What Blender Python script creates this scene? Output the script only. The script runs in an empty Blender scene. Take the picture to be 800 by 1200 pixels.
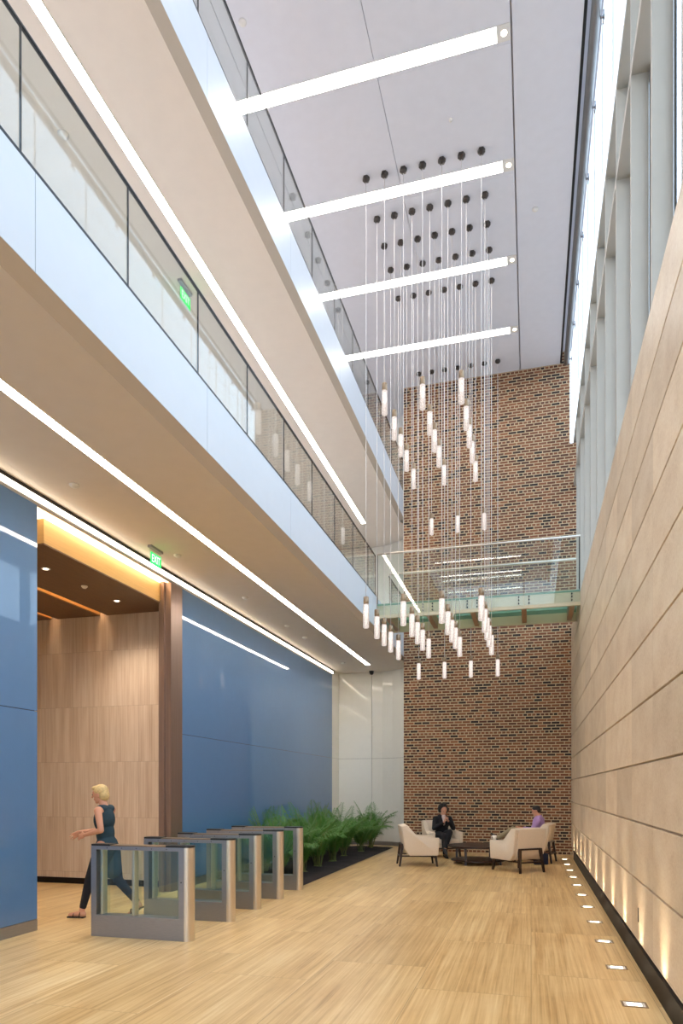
import bpy, bmesh, math, random
from mathutils import Vector, Matrix, noise
random.seed(7)
S = bpy.context.scene
C = S.collection
PI = math.pi

# ---------------------------------------------------------------- camera
cam_d = bpy.data.cameras.new('camera'); cam = bpy.data.objects.new('camera', cam_d); C.objects.link(cam)
cam.location = (0, 0, 1.6)
cam.rotation_euler = (math.radians(90), 0, math.radians(15.42))
cam_d.sensor_fit = 'AUTO'; cam_d.sensor_width = 36; cam_d.lens = 805 / 1200 * 36
cam_d.shift_y = 325 / 1200
cam_d.clip_end = 300
S.camera = cam
# ---------------------------------------------------------------- world and exposure
W = bpy.data.worlds.new('daylight'); S.world = W; W.use_nodes = True
wn = W.node_tree.nodes; wl = W.node_tree.links
wbg = wn['Background']
wtc = wn.new('ShaderNodeTexCoord'); wsp = wn.new('ShaderNodeSeparateXYZ'); wrp = wn.new('ShaderNodeValToRGB')
wl.new(wtc.outputs['Generated'], wsp.inputs[0]); wl.new(wsp.outputs['Z'], wrp.inputs[0]); wl.new(wrp.outputs[0], wbg.inputs['Color'])
# dull ground below the horizon, pale haze above it, clear blue towards the zenith
for i, (p_, c_) in enumerate(((0.0, (0.27, 0.29, 0.33)), (0.02, (0.74, 0.87, 1.0)), (0.6, (0.64, 0.81, 1.0)))):
    if i > 1: wrp.color_ramp.elements.new(p_)
    wrp.color_ramp.elements[i].position = p_; wrp.color_ramp.elements[i].color = c_ + (1,)
wbg.inputs['Strength'].default_value = 1.6
S.view_settings.view_transform = 'Standard'
S.view_settings.look = 'None'
S.view_settings.gamma = 1.0
S.view_settings.use_curve_mapping = False
S.view_settings.exposure = 1.15
S.cycles.transparent_max_bounces = 24
E_CEIL = 7.0      # ceiling light strips
E_SOFF = 16.0      # strips in the balcony undersides
E_COVE = 5.0      # strip along the blue wall
E_LOBBY = 24.0
E_UP = 20.0        # floor uplights, watts
WARM = (1.0, 0.80, 0.58); NEUT = (1.0, 0.90, 0.78)

# ---------------------------------------------------------------- materials
def lin(c):
    return tuple(((v / 255) / 12.92 if v / 255 <= 0.04045 else ((v / 255 + 0.055) / 1.055) ** 2.4) for v in c)
def mat(name, rgb, rough=0.5, metal=0.0, var=0.06, nscale=6.0, stretch=(1, 1, 1), bump=0.0, coat=0.0, spec=0.5, sheen=0.0):
    m = bpy.data.materials.new(name); m.use_nodes = True
    n = m.node_tree.nodes; l = m.node_tree.links; p = n['Principled BSDF']
    c = lin(rgb)
    tc = n.new('ShaderNodeTexCoord'); mp = n.new('ShaderNodeMapping'); mp.inputs['Scale'].default_value = stretch
    nz = n.new('ShaderNodeTexNoise'); nz.inputs['Scale'].default_value = nscale; nz.inputs['Detail'].default_value = 5
    rp = n.new('ShaderNodeValToRGB')
    rp.color_ramp.elements[0].position = 0.3; rp.color_ramp.elements[1].position = 0.7
    rp.color_ramp.elements[0].color = tuple(v * (1 - var) for v in c) + (1,)
    rp.color_ramp.elements[1].color = tuple(min(1, v * (1 + var)) for v in c) + (1,)
    l.new(tc.outputs['Object'], mp.inputs[0]); l.new(mp.outputs[0], nz.inputs[0]); l.new(nz.outputs[0], rp.inputs[0])
    l.new(rp.outputs[0], p.inputs['Base Color'])
    p.inputs['Roughness'].default_value = rough; p.inputs['Metallic'].default_value = metal
    p.inputs['Specular IOR Level'].default_value = spec; p.inputs['Coat Weight'].default_value = coat
    p.inputs['Coat Roughness'].default_value = 0.03
    if bump:
        b = n.new('ShaderNodeBump'); b.inputs['Strength'].default_value = bump; b.inputs['Distance'].default_value = 0.01
        l.new(nz.outputs[0], b.inputs['Height']); l.new(b.outputs[0], p.inputs['Normal'])
    return m
def emis(name, rgb, strength):
    m = bpy.data.materials.new(name); m.use_nodes = True
    n = m.node_tree.nodes; l = m.node_tree.links
    for x in list(n): n.remove(x)
    e = n.new('ShaderNodeEmission'); o = n.new('ShaderNodeOutputMaterial')
    e.inputs[0].default_value = tuple(rgb) + (1,); e.inputs[1].default_value = strength
    l.new(e.outputs[0], o.inputs[0]); return m
def glass(name, tint, refl=1.0, rough=0.0, ior=1.5, cap=1.0):
    m = bpy.data.materials.new(name); m.use_nodes = True
    n = m.node_tree.nodes; l = m.node_tree.links
    for x in list(n): n.remove(x)
    t = n.new('ShaderNodeBsdfTransparent'); t.inputs[0].default_value = tuple(tint) + (1,)
    g = n.new('ShaderNodeBsdfGlossy'); g.inputs['Roughness'].default_value = rough
    g.inputs[0].default_value = (refl, refl, refl, 1)
    # two-sided Schlick reflectance, so both faces of a pane mirror alike
    lw = n.new('ShaderNodeLayerWeight'); lw.inputs[0].default_value = 0.5
    f0 = ((ior - 1) / (ior + 1)) ** 2
    pw = math_node(m, 'POWER', lw.outputs['Facing'], 5.0)
    fr = math_node(m, 'MINIMUM', math_node(m, 'MULTIPLY_ADD', pw, 1 - f0, f0), cap)
    mx = n.new('ShaderNodeMixShader'); o = n.new('ShaderNodeOutputMaterial')
    l.new(fr, mx.inputs[0]); l.new(t.outputs[0], mx.inputs[1]); l.new(g.outputs[0], mx.inputs[2]); l.new(mx.outputs[0], o.inputs[0])
    return m
def N(m, t): return m.node_tree.nodes.new(t)
def math_node(m, op, a, b=None, c=None):
    x = N(m, 'ShaderNodeMath'); x.operation = op
    for i, v in enumerate((a, b, c)):
        if v is None: continue
        if isinstance(v, (int, float)): x.inputs[i].default_value = v
        else: m.node_tree.links.new(v, x.inputs[i])
    return x.outputs[0]
def ramp(m, fac, stops):
    r = N(m, 'ShaderNodeValToRGB'); e = r.color_ramp.elements
    while len(e) < len(stops): e.new(0.5)
    for i, (p, c) in enumerate(stops):
        e[i].position = p; e[i].color = tuple(c) + (1,)
    m.node_tree.links.new(fac, r.inputs[0]); return r.outputs[0]
def mixc(m, fac, a, b, mode='MIX'):
    x = N(m, 'ShaderNodeMix'); x.data_type = 'RGBA'; x.blend_type = mode
    for s, v in ((0, fac), (6, a), (7, b)):
        if isinstance(v, (int, float)): x.inputs[s].default_value = v
        elif isinstance(v, tuple): x.inputs[s].default_value = v + (1,) if len(v) == 3 else v
        else: m.node_tree.links.new(v, x.inputs[s])
    return x.outputs[2]

def floor_material():
    m = bpy.data.materials.new('vein_cut_travertine'); m.use_nodes = True
    l = m.node_tree.links; p = m.node_tree.nodes['Principled BSDF']
    tc = N(m, 'ShaderNodeTexCoord')
    # tiles: 0.9 m wide across the hall, 1.83 m long, running with the hall
    mp = N(m, 'ShaderNodeMapping'); mp.inputs['Rotation'].default_value = (0, 0, PI / 2); l.new(tc.outputs['Object'], mp.inputs[0])
    br = N(m, 'ShaderNodeTexBrick'); l.new(mp.outputs[0], br.inputs[0])
    br.inputs['Color1'].default_value = (0, 0, 0, 1); br.inputs['Color2'].default_value = (1, 1, 1, 1); br.inputs['Mortar'].default_value = (0.5, 0.5, 0.5, 1)
    br.inputs['Scale'].default_value = 1; br.inputs['Mortar Size'].default_value = 0.0022; br.inputs['Mortar Smooth'].default_value = 0.2
    br.inputs['Brick Width'].default_value = 1.83; br.inputs['Row Height'].default_value = 0.9; br.offset = 0.37
    # per tile shift of the veins
    sh = N(m, 'ShaderNodeVectorMath'); sh.operation = 'MULTIPLY_ADD'
    l.new(br.outputs['Color'], sh.inputs[0]); sh.inputs[1].default_value = (7.3, 3.1, 5.7); l.new(tc.outputs['Object'], sh.inputs[2])
    def vein(sx, sy, detail, rough):
        q = N(m, 'ShaderNodeMapping'); q.inputs['Scale'].default_value = (sx, sy, 1); l.new(sh.outputs[0], q.inputs[0])
        z = N(m, 'ShaderNodeTexNoise'); z.inputs['Scale'].default_value = 1; z.inputs['Detail'].default_value = detail
        z.inputs['Roughness'].default_value = rough; z.inputs['Distortion'].default_value = 0.25; l.new(q.outputs[0], z.inputs[0]); return z.outputs[0]
    v1 = vein(42, 0.75, 6, 0.62); v2 = vein(9, 0.35, 4, 0.55); v3 = vein(1.6, 1.2, 4, 0.6)
    v = math_node(m, 'ADD', math_node(m, 'MULTIPLY', v1, 0.48), math_node(m, 'ADD', math_node(m, 'MULTIPLY', v2, 0.32), math_node(m, 'MULTIPLY', v3, 0.20)))
    col = ramp(m, v, [(0.36, lin((182, 142, 90))), (0.46, lin((214, 178, 122))), (0.56, lin((231, 200, 146))), (0.66, lin((242, 217, 170)))])
    tone = ramp(m, br.outputs['Color'], [(0, (0.88, 0.86, 0.83)), (1, (1.0, 1.0, 1.0))])
    col = mixc(m, 1.0, col, tone, 'MULTIPLY')
    col = mixc(m, br.outputs['Fac'], col, lin((166, 132, 92)))
    l.new(col, p.inputs['Base Color'])
    p.inputs['Roughness'].default_value = 0.32; p.inputs['Specular IOR Level'].default_value = 0.4
    return m

def stone_material(name, cols, vert=False, bw=1.2, rh=0.532, off=0.0, z0=0.233, axis='YZ', rough=0.38, var=0.80):
    m = bpy.data.materials.new(name); m.use_nodes = True
    l = m.node_tree.links; p = m.node_tree.nodes['Principled BSDF']
    tc = N(m, 'ShaderNodeTexCoord'); sp = N(m, 'ShaderNodeSeparateXYZ'); l.new(tc.outputs['Object'], sp.inputs[0])
    cb = N(m, 'ShaderNodeCombineXYZ')
    l.new(sp.outputs['Y' if axis == 'YZ' else 'X'], cb.inputs[0]); l.new(math_node(m, 'SUBTRACT', sp.outputs['Z'], z0), cb.inputs[1])
    br = N(m, 'ShaderNodeTexBrick'); l.new(cb.outputs[0], br.inputs[0])
    br.inputs['Color1'].default_value = (0, 0, 0, 1); br.inputs['Color2'].default_value = (1, 1, 1, 1); br.inputs['Mortar'].default_value = (0.4, 0.4, 0.4, 1)
    br.inputs['Scale'].default_value = 1; br.inputs['Mortar Size'].default_value = 0.0015
    br.inputs['Brick Width'].default_value = bw; br.inputs['Row Height'].default_value = rh; br.offset = off
    sh = N(m, 'ShaderNodeVectorMath'); sh.operation = 'MULTIPLY_ADD'
    l.new(br.outputs['Color'], sh.inputs[0]); sh.inputs[1].default_value = (3.3, 6.1, 0); l.new(cb.outputs[0], sh.inputs[2])
    def nz(s, sc, d=5, r=0.6):
        q = N(m, 'ShaderNodeMapping'); q.inputs['Scale'].default_value = s; l.new(sh.outputs[0], q.inputs[0])
        z = N(m, 'ShaderNodeTexNoise'); z.inputs['Scale'].default_value = sc; z.inputs['Detail'].default_value = d
        z.inputs['Roughness'].default_value = r; l.new(q.outputs[0], z.inputs[0]); return z.outputs[0]
    if vert: a, b = nz((60, 0.9, 1), 1), nz((9, 0.5, 1), 1)
    else: a, b = nz((1, 1.6, 1), 26, 6, 0.7), nz((1, 1.5, 1), 2.2)
    v = math_node(m, 'ADD', math_node(m, 'MULTIPLY', a, 0.5), math_node(m, 'MULTIPLY', b, 0.5))
    col = ramp(m, v, [(0.36, lin(cols[0])), (0.5, lin(cols[1])), (0.64, lin(cols[2]))])
    tone = ramp(m, br.outputs['Color'], [(0, (var, var * 0.985, var * 0.97)), (1, (1, 1, 1))])
    col = mixc(m, 1.0, col, tone, 'MULTIPLY')
    col = mixc(m, br.outputs['Fac'], col, tuple(0.6 * x for x in lin(cols[0])))
    l.new(col, p.inputs['Base Color']); p.inputs['Roughness'].default_value = rough; p.inputs['Specular IOR Level'].default_value = 0.4
    return m

def brick_material():
    m = bpy.data.materials.new('red_brown_brick'); m.use_nodes = True
    l = m.node_tree.links; p = m.node_tree.nodes['Principled BSDF']
    tc = N(m, 'ShaderNodeTexCoord'); sp = N(m, 'ShaderNodeSeparateXYZ'); l.new(tc.outputs['Object'], sp.inputs[0])
    cb = N(m, 'ShaderNodeCombineXYZ')
    l.new(math_node(m, 'ADD', sp.outputs['X'], sp.outputs['Y']), cb.inputs[0]); l.new(sp.outputs['Z'], cb.inputs[1])
    # faces turned to the side need the depth instead: the sum above keeps the bond on both
    br = N(m, 'ShaderNodeTexBrick'); l.new(cb.outputs[0], br.inputs[0])
    br.inputs['Color1'].default_value = (0, 0, 0, 1); br.inputs['Color2'].default_value = (1, 1, 1, 1); br.inputs['Mortar'].default_value = (0.5, 0.5, 0.5, 1)
    br.inputs['Scale'].default_value = 1; br.inputs['Mortar Size'].default_value = 0.0105; br.inputs['Mortar Smooth'].default_value = 0.15
    br.inputs['Brick Width'].default_value = 0.206; br.inputs['Row Height'].default_value = 0.0711; br.offset = 0.5; br.squash = 0.5; br.squash_frequency = 6
    br.inputs['Bias'].default_value = 0.0
    col = ramp(m, br.outputs['Color'], [(0.0, lin((44, 36, 36))), (0.14, lin((66, 48, 42))), (0.26, lin((102, 64, 46))), (0.6, lin((128, 82, 56))), (0.85, lin((142, 94, 66))), (1.0, lin((98, 64, 52)))])
    z = N(m, 'ShaderNodeTexNoise'); z.inputs['Scale'].default_value = 0.9; z.inputs['Detail'].default_value = 3; l.new(cb.outputs[0], z.inputs[0])
    pat = ramp(m, z.outputs[0], [(0.35, (0.86, 0.84, 0.84)), (0.65, (1.08, 1.04, 1.0))])
    col = mixc(m, 1.0, col, pat, 'MULTIPLY')
    z2 = N(m, 'ShaderNodeTexNoise'); z2.inputs['Scale'].default_value = 60; z2.inputs['Detail'].default_value = 2; l.new(cb.outputs[0], z2.inputs[0])
    mort = ramp(m, z2.outputs[0], [(0.3, lin((180, 156, 124))), (0.7, lin((212, 190, 156)))])
    col = mixc(m, br.outputs['Fac'], col, mort)
    l.new(col, p.inputs['Base Color']); p.inputs['Roughness'].default_value = 0.85
    b = N(m, 'ShaderNodeBump'); b.inputs['Strength'].default_value = 0.5; b.inputs['Distance'].default_value = 0.006; b.invert = True
    l.new(br.outputs['Fac'], b.inputs['Height']); l.new(b.outputs[0], p.inputs['Normal'])
    return m

def deck_glass():
    m = bpy.data.materials.new('green_frosted_deck_glass'); m.use_nodes = True
    n = m.node_tree.nodes; l = m.node_tree.links
    for x in list(n): n.remove(x)
    tc = n.new('ShaderNodeTexCoord'); z = n.new('ShaderNodeTexNoise'); z.inputs['Scale'].default_value = 3; l.new(tc.outputs['Object'], z.inputs[0])
    c = ramp(m, z.outputs[0], [(0.3, (0.34, 0.52, 0.42)), (0.7, (0.40, 0.58, 0.48))])
    t = n.new('ShaderNodeBsdfTransparent'); t.inputs[0].default_value = (0.66, 0.82, 0.74, 1)
    d = n.new('ShaderNodeBsdfTranslucent'); l.new(c, d.inputs[0])
    g = n.new('ShaderNodeBsdfDiffuse'); l.new(c, g.inputs[0])
    m1 = n.new('ShaderNodeMixShader'); m1.inputs[0].default_value = 0.35; l.new(d.outputs[0], m1.inputs[1]); l.new(g.outputs[0], m1.inputs[2])
    m2 = n.new('ShaderNodeMixShader'); m2.inputs[0].default_value = 0.5; l.new(t.outputs[0], m2.inputs[1]); l.new(m1.outputs[0], m2.inputs[2])
    o = n.new('ShaderNodeOutputMaterial'); l.new(m2.outputs[0], o.inputs[0]); return m
def bubble_glass():
    m = bpy.data.materials.new('bubble_glass'); m.use_nodes = True
    n = m.node_tree.nodes; l = m.node_tree.links
    for x in list(n): n.remove(x)
    tc = n.new('ShaderNodeTexCoord')
    v = n.new('ShaderNodeTexVoronoi'); v.inputs['Scale'].default_value = 45; l.new(tc.outputs['Object'], v.inputs[0])
    r = ramp(m, v.outputs['Distance'], [(0.0, (0.35, 0.35, 0.35)), (0.5, (1, 1, 1))])
    e = n.new('ShaderNodeEmission'); l.new(mixc(m, 1.0, r, (1.0, 0.86, 0.78), 'MULTIPLY'), e.inputs[0]); e.inputs[1].default_value = 0.7
    t = n.new('ShaderNodeBsdfTransparent'); g = n.new('ShaderNodeBsdfGlossy'); g.inputs['Roughness'].default_value = 0.08
    m1 = n.new('ShaderNodeMixShader'); m1.inputs[0].default_value = 0.45; l.new(e.outputs[0], m1.inputs[1]); l.new(t.outputs[0], m1.inputs[2])
    f = n.new('ShaderNodeLayerWeight'); f.inputs[0].default_value = 0.35
    m2 = n.new('ShaderNodeMixShader'); l.new(f.outputs['Fresnel'], m2.inputs[0]); l.new(m1.outputs[0], m2.inputs[1]); l.new(g.outputs[0], m2.inputs[2])
    o = n.new('ShaderNodeOutputMaterial'); l.new(m2.outputs[0], o.inputs[0]); return m

M = dict(
    floor=floor_material(),
    stone=stone_material('beige_travertine', [(214, 190, 160), (231, 211, 184), (242, 226, 202)]),
    lobby=stone_material('pink_vein_cut_stone', [(196, 172, 152), (216, 198, 180), (230, 216, 202)], vert=True, bw=1.25, rh=0.93, z0=0.2, axis='XZ', var=0.95),
    brick=brick_material(),
    ceiling=mat('painted_plaster', (224, 224, 232), 0.85, var=0.015),
    soffit=mat('warm_white_plaster', (226, 217, 208), 0.8, var=0.015),
    lip=mat('taupe_metal_lip', (186, 172, 156), 0.5, var=0.02),
    fascia=mat('gloss_white_panel', (206, 212, 220), 0.32, var=0.01),
    white=mat('white_back_painted_glass', (236, 235, 228), 0.5, var=0.01, coat=1.0),
    blue=mat('blue_back_painted_glass', (74, 118, 166), 0.6, var=0.02, coat=1.0),
    black=mat('black_trim', (22, 21, 22), 0.4, var=0.1),
    grey=mat('grey_metal', (150, 150, 150), 0.35, 0.6),
    steel=mat('brushed_stainless', (158, 158, 164), 0.36, 0.85, var=0.08, nscale=4, stretch=(4, 4, 120)),
    steel_l=mat('bright_stainless', (215, 205, 192), 0.3, 0.85, var=0.05, nscale=4, stretch=(60, 60, 1)),
    dark_steel=mat('dark_rail', (40, 42, 46), 0.3, 0.7),
    bronze=mat('bronze_metal', (146, 124, 114), 0.33, 0.6, var=0.08, nscale=2, stretch=(20, 20, 0.5)),
    bronze_cap=mat('bronze_cap', (150, 128, 104), 0.35, 0.8),
    cream=mat('cream_steel_paint', (214, 204, 176), 0.45, var=0.02),
    brown_beam=mat('brown_steel_paint', (176, 142, 112), 0.5, var=0.03),
    green_deck=deck_glass(),
    mullion=mat('grey_white_mullion', (176, 172, 162), 0.45, var=0.02),
    base=mat('dark_baseboard', (30, 24, 22), 0.55, 0.0, var=0.15, spec=0.15),
    walnut=mat('dark_walnut_panel', (112, 84, 58), 0.5, var=0.12, nscale=3, stretch=(8, 1, 8)),
    maple=mat('golden_maple_veneer', (226, 184, 118), 0.5, var=0.06, nscale=3, stretch=(1, 1, 20)),
    espresso=mat('espresso_wood', (48, 30, 24), 0.35, var=0.2, nscale=5, stretch=(1, 1, 6)),
    fabric=mat('oatmeal_upholstery', (220, 202, 180), 0.95, var=0.04, nscale=60, bump=0.15),
    leaf=mat('palm_leaf', (70, 122, 42), 0.45, var=0.35, nscale=3),
    stem=mat('palm_stem', (120, 132, 74), 0.6, var=0.2),
    soil=mat('dark_mulch', (44, 36, 36), 0.95, var=0.4, nscale=40, bump=0.8),
    skin=mat('skin', (206, 150, 122), 0.55, var=0.03),
    hair_blond=mat('blond_hair', (206, 178, 124), 0.6, var=0.2, nscale=40),
    hair_dark=mat('black_hair', (24, 18, 18), 0.6, var=0.3, nscale=40),
    dress=mat('dark_teal_cloth', (34, 58, 70), 0.9, var=0.1, nscale=20),
    leggings=mat('black_cloth', (22, 24, 32), 0.9, var=0.1, nscale=20),
    suit=mat('black_suit_cloth', (24, 24, 30), 0.9, var=0.1, nscale=20),
    shirt_w=mat('white_shirt_cloth', (225, 205, 200), 0.9, var=0.03),
    shirt_p=mat('lilac_shirt_cloth', (176, 140, 190), 0.9, var=0.06, nscale=30),
    khaki=mat('khaki_cloth', (158, 142, 112), 0.9, var=0.06),
    leather=mat('black_leather', (26, 20, 18), 0.4, var=0.1),
    tan_leather=mat('tan_leather', (190, 132, 84), 0.5, var=0.1),
    navy=mat('navy_canvas', (30, 36, 60), 0.8, var=0.1),
    china=mat('white_china', (240, 238, 232), 0.2, var=0.01),
    lens=mat('white_plastic', (230, 226, 220), 0.4, var=0.01),
    cable=mat('clear_cable', (226, 222, 220), 0.3, var=0.02),
    canopy=mat('gunmetal_canopy', (74, 68, 64), 0.4, 0.5),
    guard=glass('guard_glass', (0.915, 0.945, 0.932), ior=1.45),
    clear=glass('window_glass', (0.96, 0.98, 0.99), ior=1.3, cap=0.25),
    gate_glass=glass('barrier_glass', (0.93, 0.975, 0.965), ior=1.45),
    bubble=bubble_glass(),
    e_ceil=emis('ceiling_light_diffuser', (1.0, 0.95, 0.90), E_CEIL),
    e_soff=emis('soffit_light_diffuser', (1.0, 0.89, 0.76), E_SOFF),
    e_cove=emis('cove_light', (1.0, 0.86, 0.68), E_COVE),
    e_lobby=emis('lobby_cove_light', (1.0, 0.70, 0.38), E_LOBBY),
    e_gold=emis('golden_cove_light', (1.0, 0.78, 0.48), 5.0),
    e_spot=emis('spot_lens', (1.0, 0.85, 0.65), 6.0),
    e_green=emis('exit_green', (0.03, 0.75, 0.12), 1.0),
    e_letter=emis('exit_letters', (0.55, 1.0, 0.55), 1.1),
)

# ---------------------------------------------------------------- mesh helpers
class MB:
    def __init__(s): s.bm = bmesh.new()
    def box(s, x0, x1, y0, y1, z0, z1, bev=0, seg=2, mtx=None):
        r = bmesh.ops.create_cube(s.bm, size=1)
        vs = r['verts']
        for v in vs:
            v.co = Vector(((x0 + x1) / 2 + v.co.x * (x1 - x0), (y0 + y1) / 2 + v.co.y * (y1 - y0), (z0 + z1) / 2 + v.co.z * (z1 - z0)))
        if bev:
            es = list({e for v in vs for e in v.link_edges})
            b = bmesh.ops.bevel(s.bm, geom=es, offset=bev, segments=seg, affect='EDGES', profile=0.5)
            vs = list({v for f in b['faces'] for v in f.verts} | {v for v in vs if v.is_valid})
        if mtx: 
            for v in vs: v.co = mtx @ v.co
        return s
    def prism(s, pts, a0, a1, axis='Y', bev=0, seg=2):
        # pts: 2D polygon; axis: extrusion axis. XZ for Y, YZ for X, XY for Z
        def P(u, w, a): return {'Y': (u, a, w), 'X': (a, u, w), 'Z': (u, w, a)}[axis]
        v0 = [s.bm.verts.new(P(u, w, a0)) for u, w in pts]; v1 = [s.bm.verts.new(P(u, w, a1)) for u, w in pts]
        k = len(pts); fs = [s.bm.faces.new(v0[::-1]), s.bm.faces.new(v1)]
        for i in range(k): fs.append(s.bm.faces.new((v0[i], v0[(i + 1) % k], v1[(i + 1) % k], v1[i])))
        if bev:
            es = list({e for f in fs for e in f.edges})
            bmesh.ops.bevel(s.bm, geom=es, offset=bev, segments=seg, affect='EDGES', profile=0.5)
        return s
    def cyl(s, p0, p1, r0, r1=None, n=16, caps=True):
        p0 = Vector(p0); p1 = Vector(p1); r1 = r0 if r1 is None else r1
        d = p1 - p0; q = d.to_track_quat('Z', 'Y').to_matrix()
        a, b = [], []
        for i in range(n):
            t = 2 * PI * i / n; c = Vector((math.cos(t), math.sin(t), 0))
            a.append(s.bm.verts.new(p0 + q @ (c * r0))); b.append(s.bm.verts.new(p1 + q @ (c * r1)))
        for i in range(n): s.bm.faces.new((a[i], a[(i + 1) % n], b[(i + 1) % n], b[i]))
        if caps: s.bm.faces.new(a[::-1]); s.bm.faces.new(b)
        return s
    def beam(s, p0, p1, w0, w1, d0=None, d1=None, up=(0, 1, 0)):
        # square tapered bar
        p0 = Vector(p0); p1 = Vector(p1); z = (p1 - p0).normalized(); y = Vector(up); x = y.cross(z).normalized(); y = z.cross(x)
        d0 = d0 or w0; d1 = d1 or w1
        a = [s.bm.verts.new(p0 + x * (sx * w0 / 2) + y * (sy * d0 / 2)) for sx, sy in ((-1, -1), (1, -1), (1, 1), (-1, 1))]
        b = [s.bm.verts.new(p1 + x * (sx * w1 / 2) + y * (sy * d1 / 2)) for sx, sy in ((-1, -1), (1, -1), (1, 1), (-1, 1))]
        for i in range(4): s.bm.faces.new((a[i], a[(i + 1) % 4], b[(i + 1) % 4], b[i]))
        s.bm.faces.new(a[::-1]); s.bm.faces.new(b); return s
    def ell(s, c, r, rot=None, n=20, m=12):
        r_ = bmesh.ops.create_uvsphere(s.bm, u_segments=n, v_segments=m, radius=1)
        mt = Matrix.Translation(Vector(c)) @ (rot.to_4x4() if rot else Matrix.Identity(4)) @ Matrix.Diagonal((r[0], r[1], r[2], 1))
        for v in r_['verts']: v.co = mt @ v.co
        return s
    def lathe(s, prof, n=24, c=(0, 0, 0)):
        rings = []
        for r, z in prof:
            rings.append([s.bm.verts.new((c[0] + r * math.cos(2 * PI * i / n), c[1] + r * math.sin(2 * PI * i / n), c[2] + z)) for i in range(n)])
        for a, b in zip(rings, rings[1:]):
            for i in range(n): s.bm.faces.new((a[i], a[(i + 1) % n], b[(i + 1) % n], b[i]))
        if prof[0][0] > 1e-4: s.bm.faces.new(rings[0][::-1])
        if prof[-1][0] > 1e-4: s.bm.faces.new(rings[-1])
        return s
    def build(s, name, m, parent=None, smooth=False, keep=False):
        bmesh.ops.recalc_face_normals(s.bm, faces=s.bm.faces)
        me = bpy.data.meshes.new(name); s.bm.to_mesh(me); s.bm.free()
        me.materials.append(M[m] if isinstance(m, str) else m)
        if smooth:
            for f in me.polygons: f.use_smooth = True
        o = bpy.data.objects.new(name, me); C.objects.link(o)
        if parent: o.parent = parent
        return o
def tag(o, label, cat, group=None, kind=None):
    o['label'] = label; o['category'] = cat
    if group: o['group'] = group
    if kind: o['kind'] = kind
    return o
def empty(name, loc=(0, 0, 0), rz=0):
    o = bpy.data.objects.new(name, None); C.objects.link(o); o.location = loc; o.rotation_euler = (0, 0, rz); o.empty_display_size = 0.1
    return o
def struct(o): o['kind'] = 'structure'; return o
def copy_tree(o, parent=None):
    c = o.copy(); C.objects.link(c)
    if parent: c.parent = parent
    for ch in list(o.children): copy_tree(ch, c)
    return c
ORD = ['nearest', 'second', 'third', 'fourth', 'fifth', 'sixth', 'seventh', 'eighth', 'ninth', 'tenth', 'eleventh']

YB = -7.0         # how far the hall is built behind the camera
YE = 17.65        # brick end wall
XR = 0.945        # stone wall face
XF = -3.19        # balcony fronts
XBL = -5.41       # blue glass wall face

# ================================================================ SETTING
struct(MB().box(-13, 1.6, YB, 20, -0.2, 0).build('floor', 'floor'))
# upper ceiling, with reveals between the boards
def ceiling():
    b = MB()
    xs = [(-6.0, -4.095), (-4.085, -2.174), (-2.166, -0.272), (-0.248, 0.68)]
    for x0, x1 in xs[:3]:
        y = YB
        while y < 20:
            y1 = min(y + 2.11, 20); b.box(x0, x1, y + 0.0015, y1 - 0.0015, 12.03, 12.09); y = y1
    b.box(-0.248, 0.68, YB, 20, 12.03, 12.09)
    b.box(-6.2, 0.68, YB, 20, 12.10, 12.3)
    return b.build('ceiling', 'ceiling')
struct(ceiling())
struct(MB().box(0.68, 0.955, YB, 17.7, 12.32, 12.5).build('trim_1', 'ceiling'))
struct(MB().box(0.684, 0.725, YB, 17.64, 12.04, 12.3).build('trim_2', 'black'))
# brick end wall
struct(MB().box(XF, 0.918, YE, YE + 0.35, 0, 12.03).box(0.918, 1.25, YE, YE + 0.35, 0, 10.05).box(0.60, 0.918, YE - 0.001, YE + 0.35, 12.03, 12.31).build('wall_end', 'brick'))
# stone wall on the right: courses with open joints
def stone_wall():
    b = MB(); z = 0.233
    b.box(XR + 0.03, 1.25, YB, YE, 0, 5.585)
    zs = [0.2, 0.765] + [0.765 + 0.532 * k for k in range(1, 10)]
    for a, c in zip(zs, zs[1:]):
        b.box(XR, XR + 0.03, YB, YE - 0.005, a + 0.009, min(c, 5.6) - 0.009, bev=0.003, seg=1)
    return b.build('wall_right', 'stone')
struct(stone_wall())
struct(MB().box(XR - 0.012, XR + 0.03, YB, 16.55, 0, 0.2).box(XR - 0.02, XR - 0.012, YB, 16.55, 0.17, 0.197).build('baseboard_right', 'base'))
# windows above the stone wall, one per bay
def windows():
    pitch = 1.27; k0 = -11
    i = 0
    for k in range(k0, 8):
        y = 7.70 + pitch * k; y1 = y + pitch
        i += 1
        b = MB()
        b.box(1.0, 1.17, y - 0.035, y + 0.035, 5.585, 9.0)
        b.box(1.0, 1.17, y - 0.035, y + 0.035, 9.11, 10.10)
        b.box(1.0, 1.19, y - 0.035, y1 - 0.035, 9.0, 9.11)
        b.box(1.0, 1.19, y - 0.035, y1 - 0.035, 10.10, 10.2)
        b.box(1.16, 1.20, y + 0.035, y1 - 0.035, 5.585, 5.66)
        f = struct(b.build('window_%d' % i, 'mullion'))
        MB().box(0.956, 0.972, y - 0.006, y + 0.006, 10.2, 12.32).build('glazing_joint', 'lens', f)
        MB().box(1.172, 1.18, y + 0.0355, y + 0.05, 5.66, 10.1).box(1.172, 1.18, y1 - 0.12, y1 - 0.0355, 5.66, 10.1).build('gasket', 'black', f)
        MB().box(0.958, 0.970, y + 0.0065, y1 - 0.0065, 10.2, 12.32).build('glass_pane', 'clear', f)
        MB().box(1.182, 1.19, y + 0.05, y1 - 0.05, 5.67, 10.1).build('outer_pane', 'clear', f)
windows()
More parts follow.
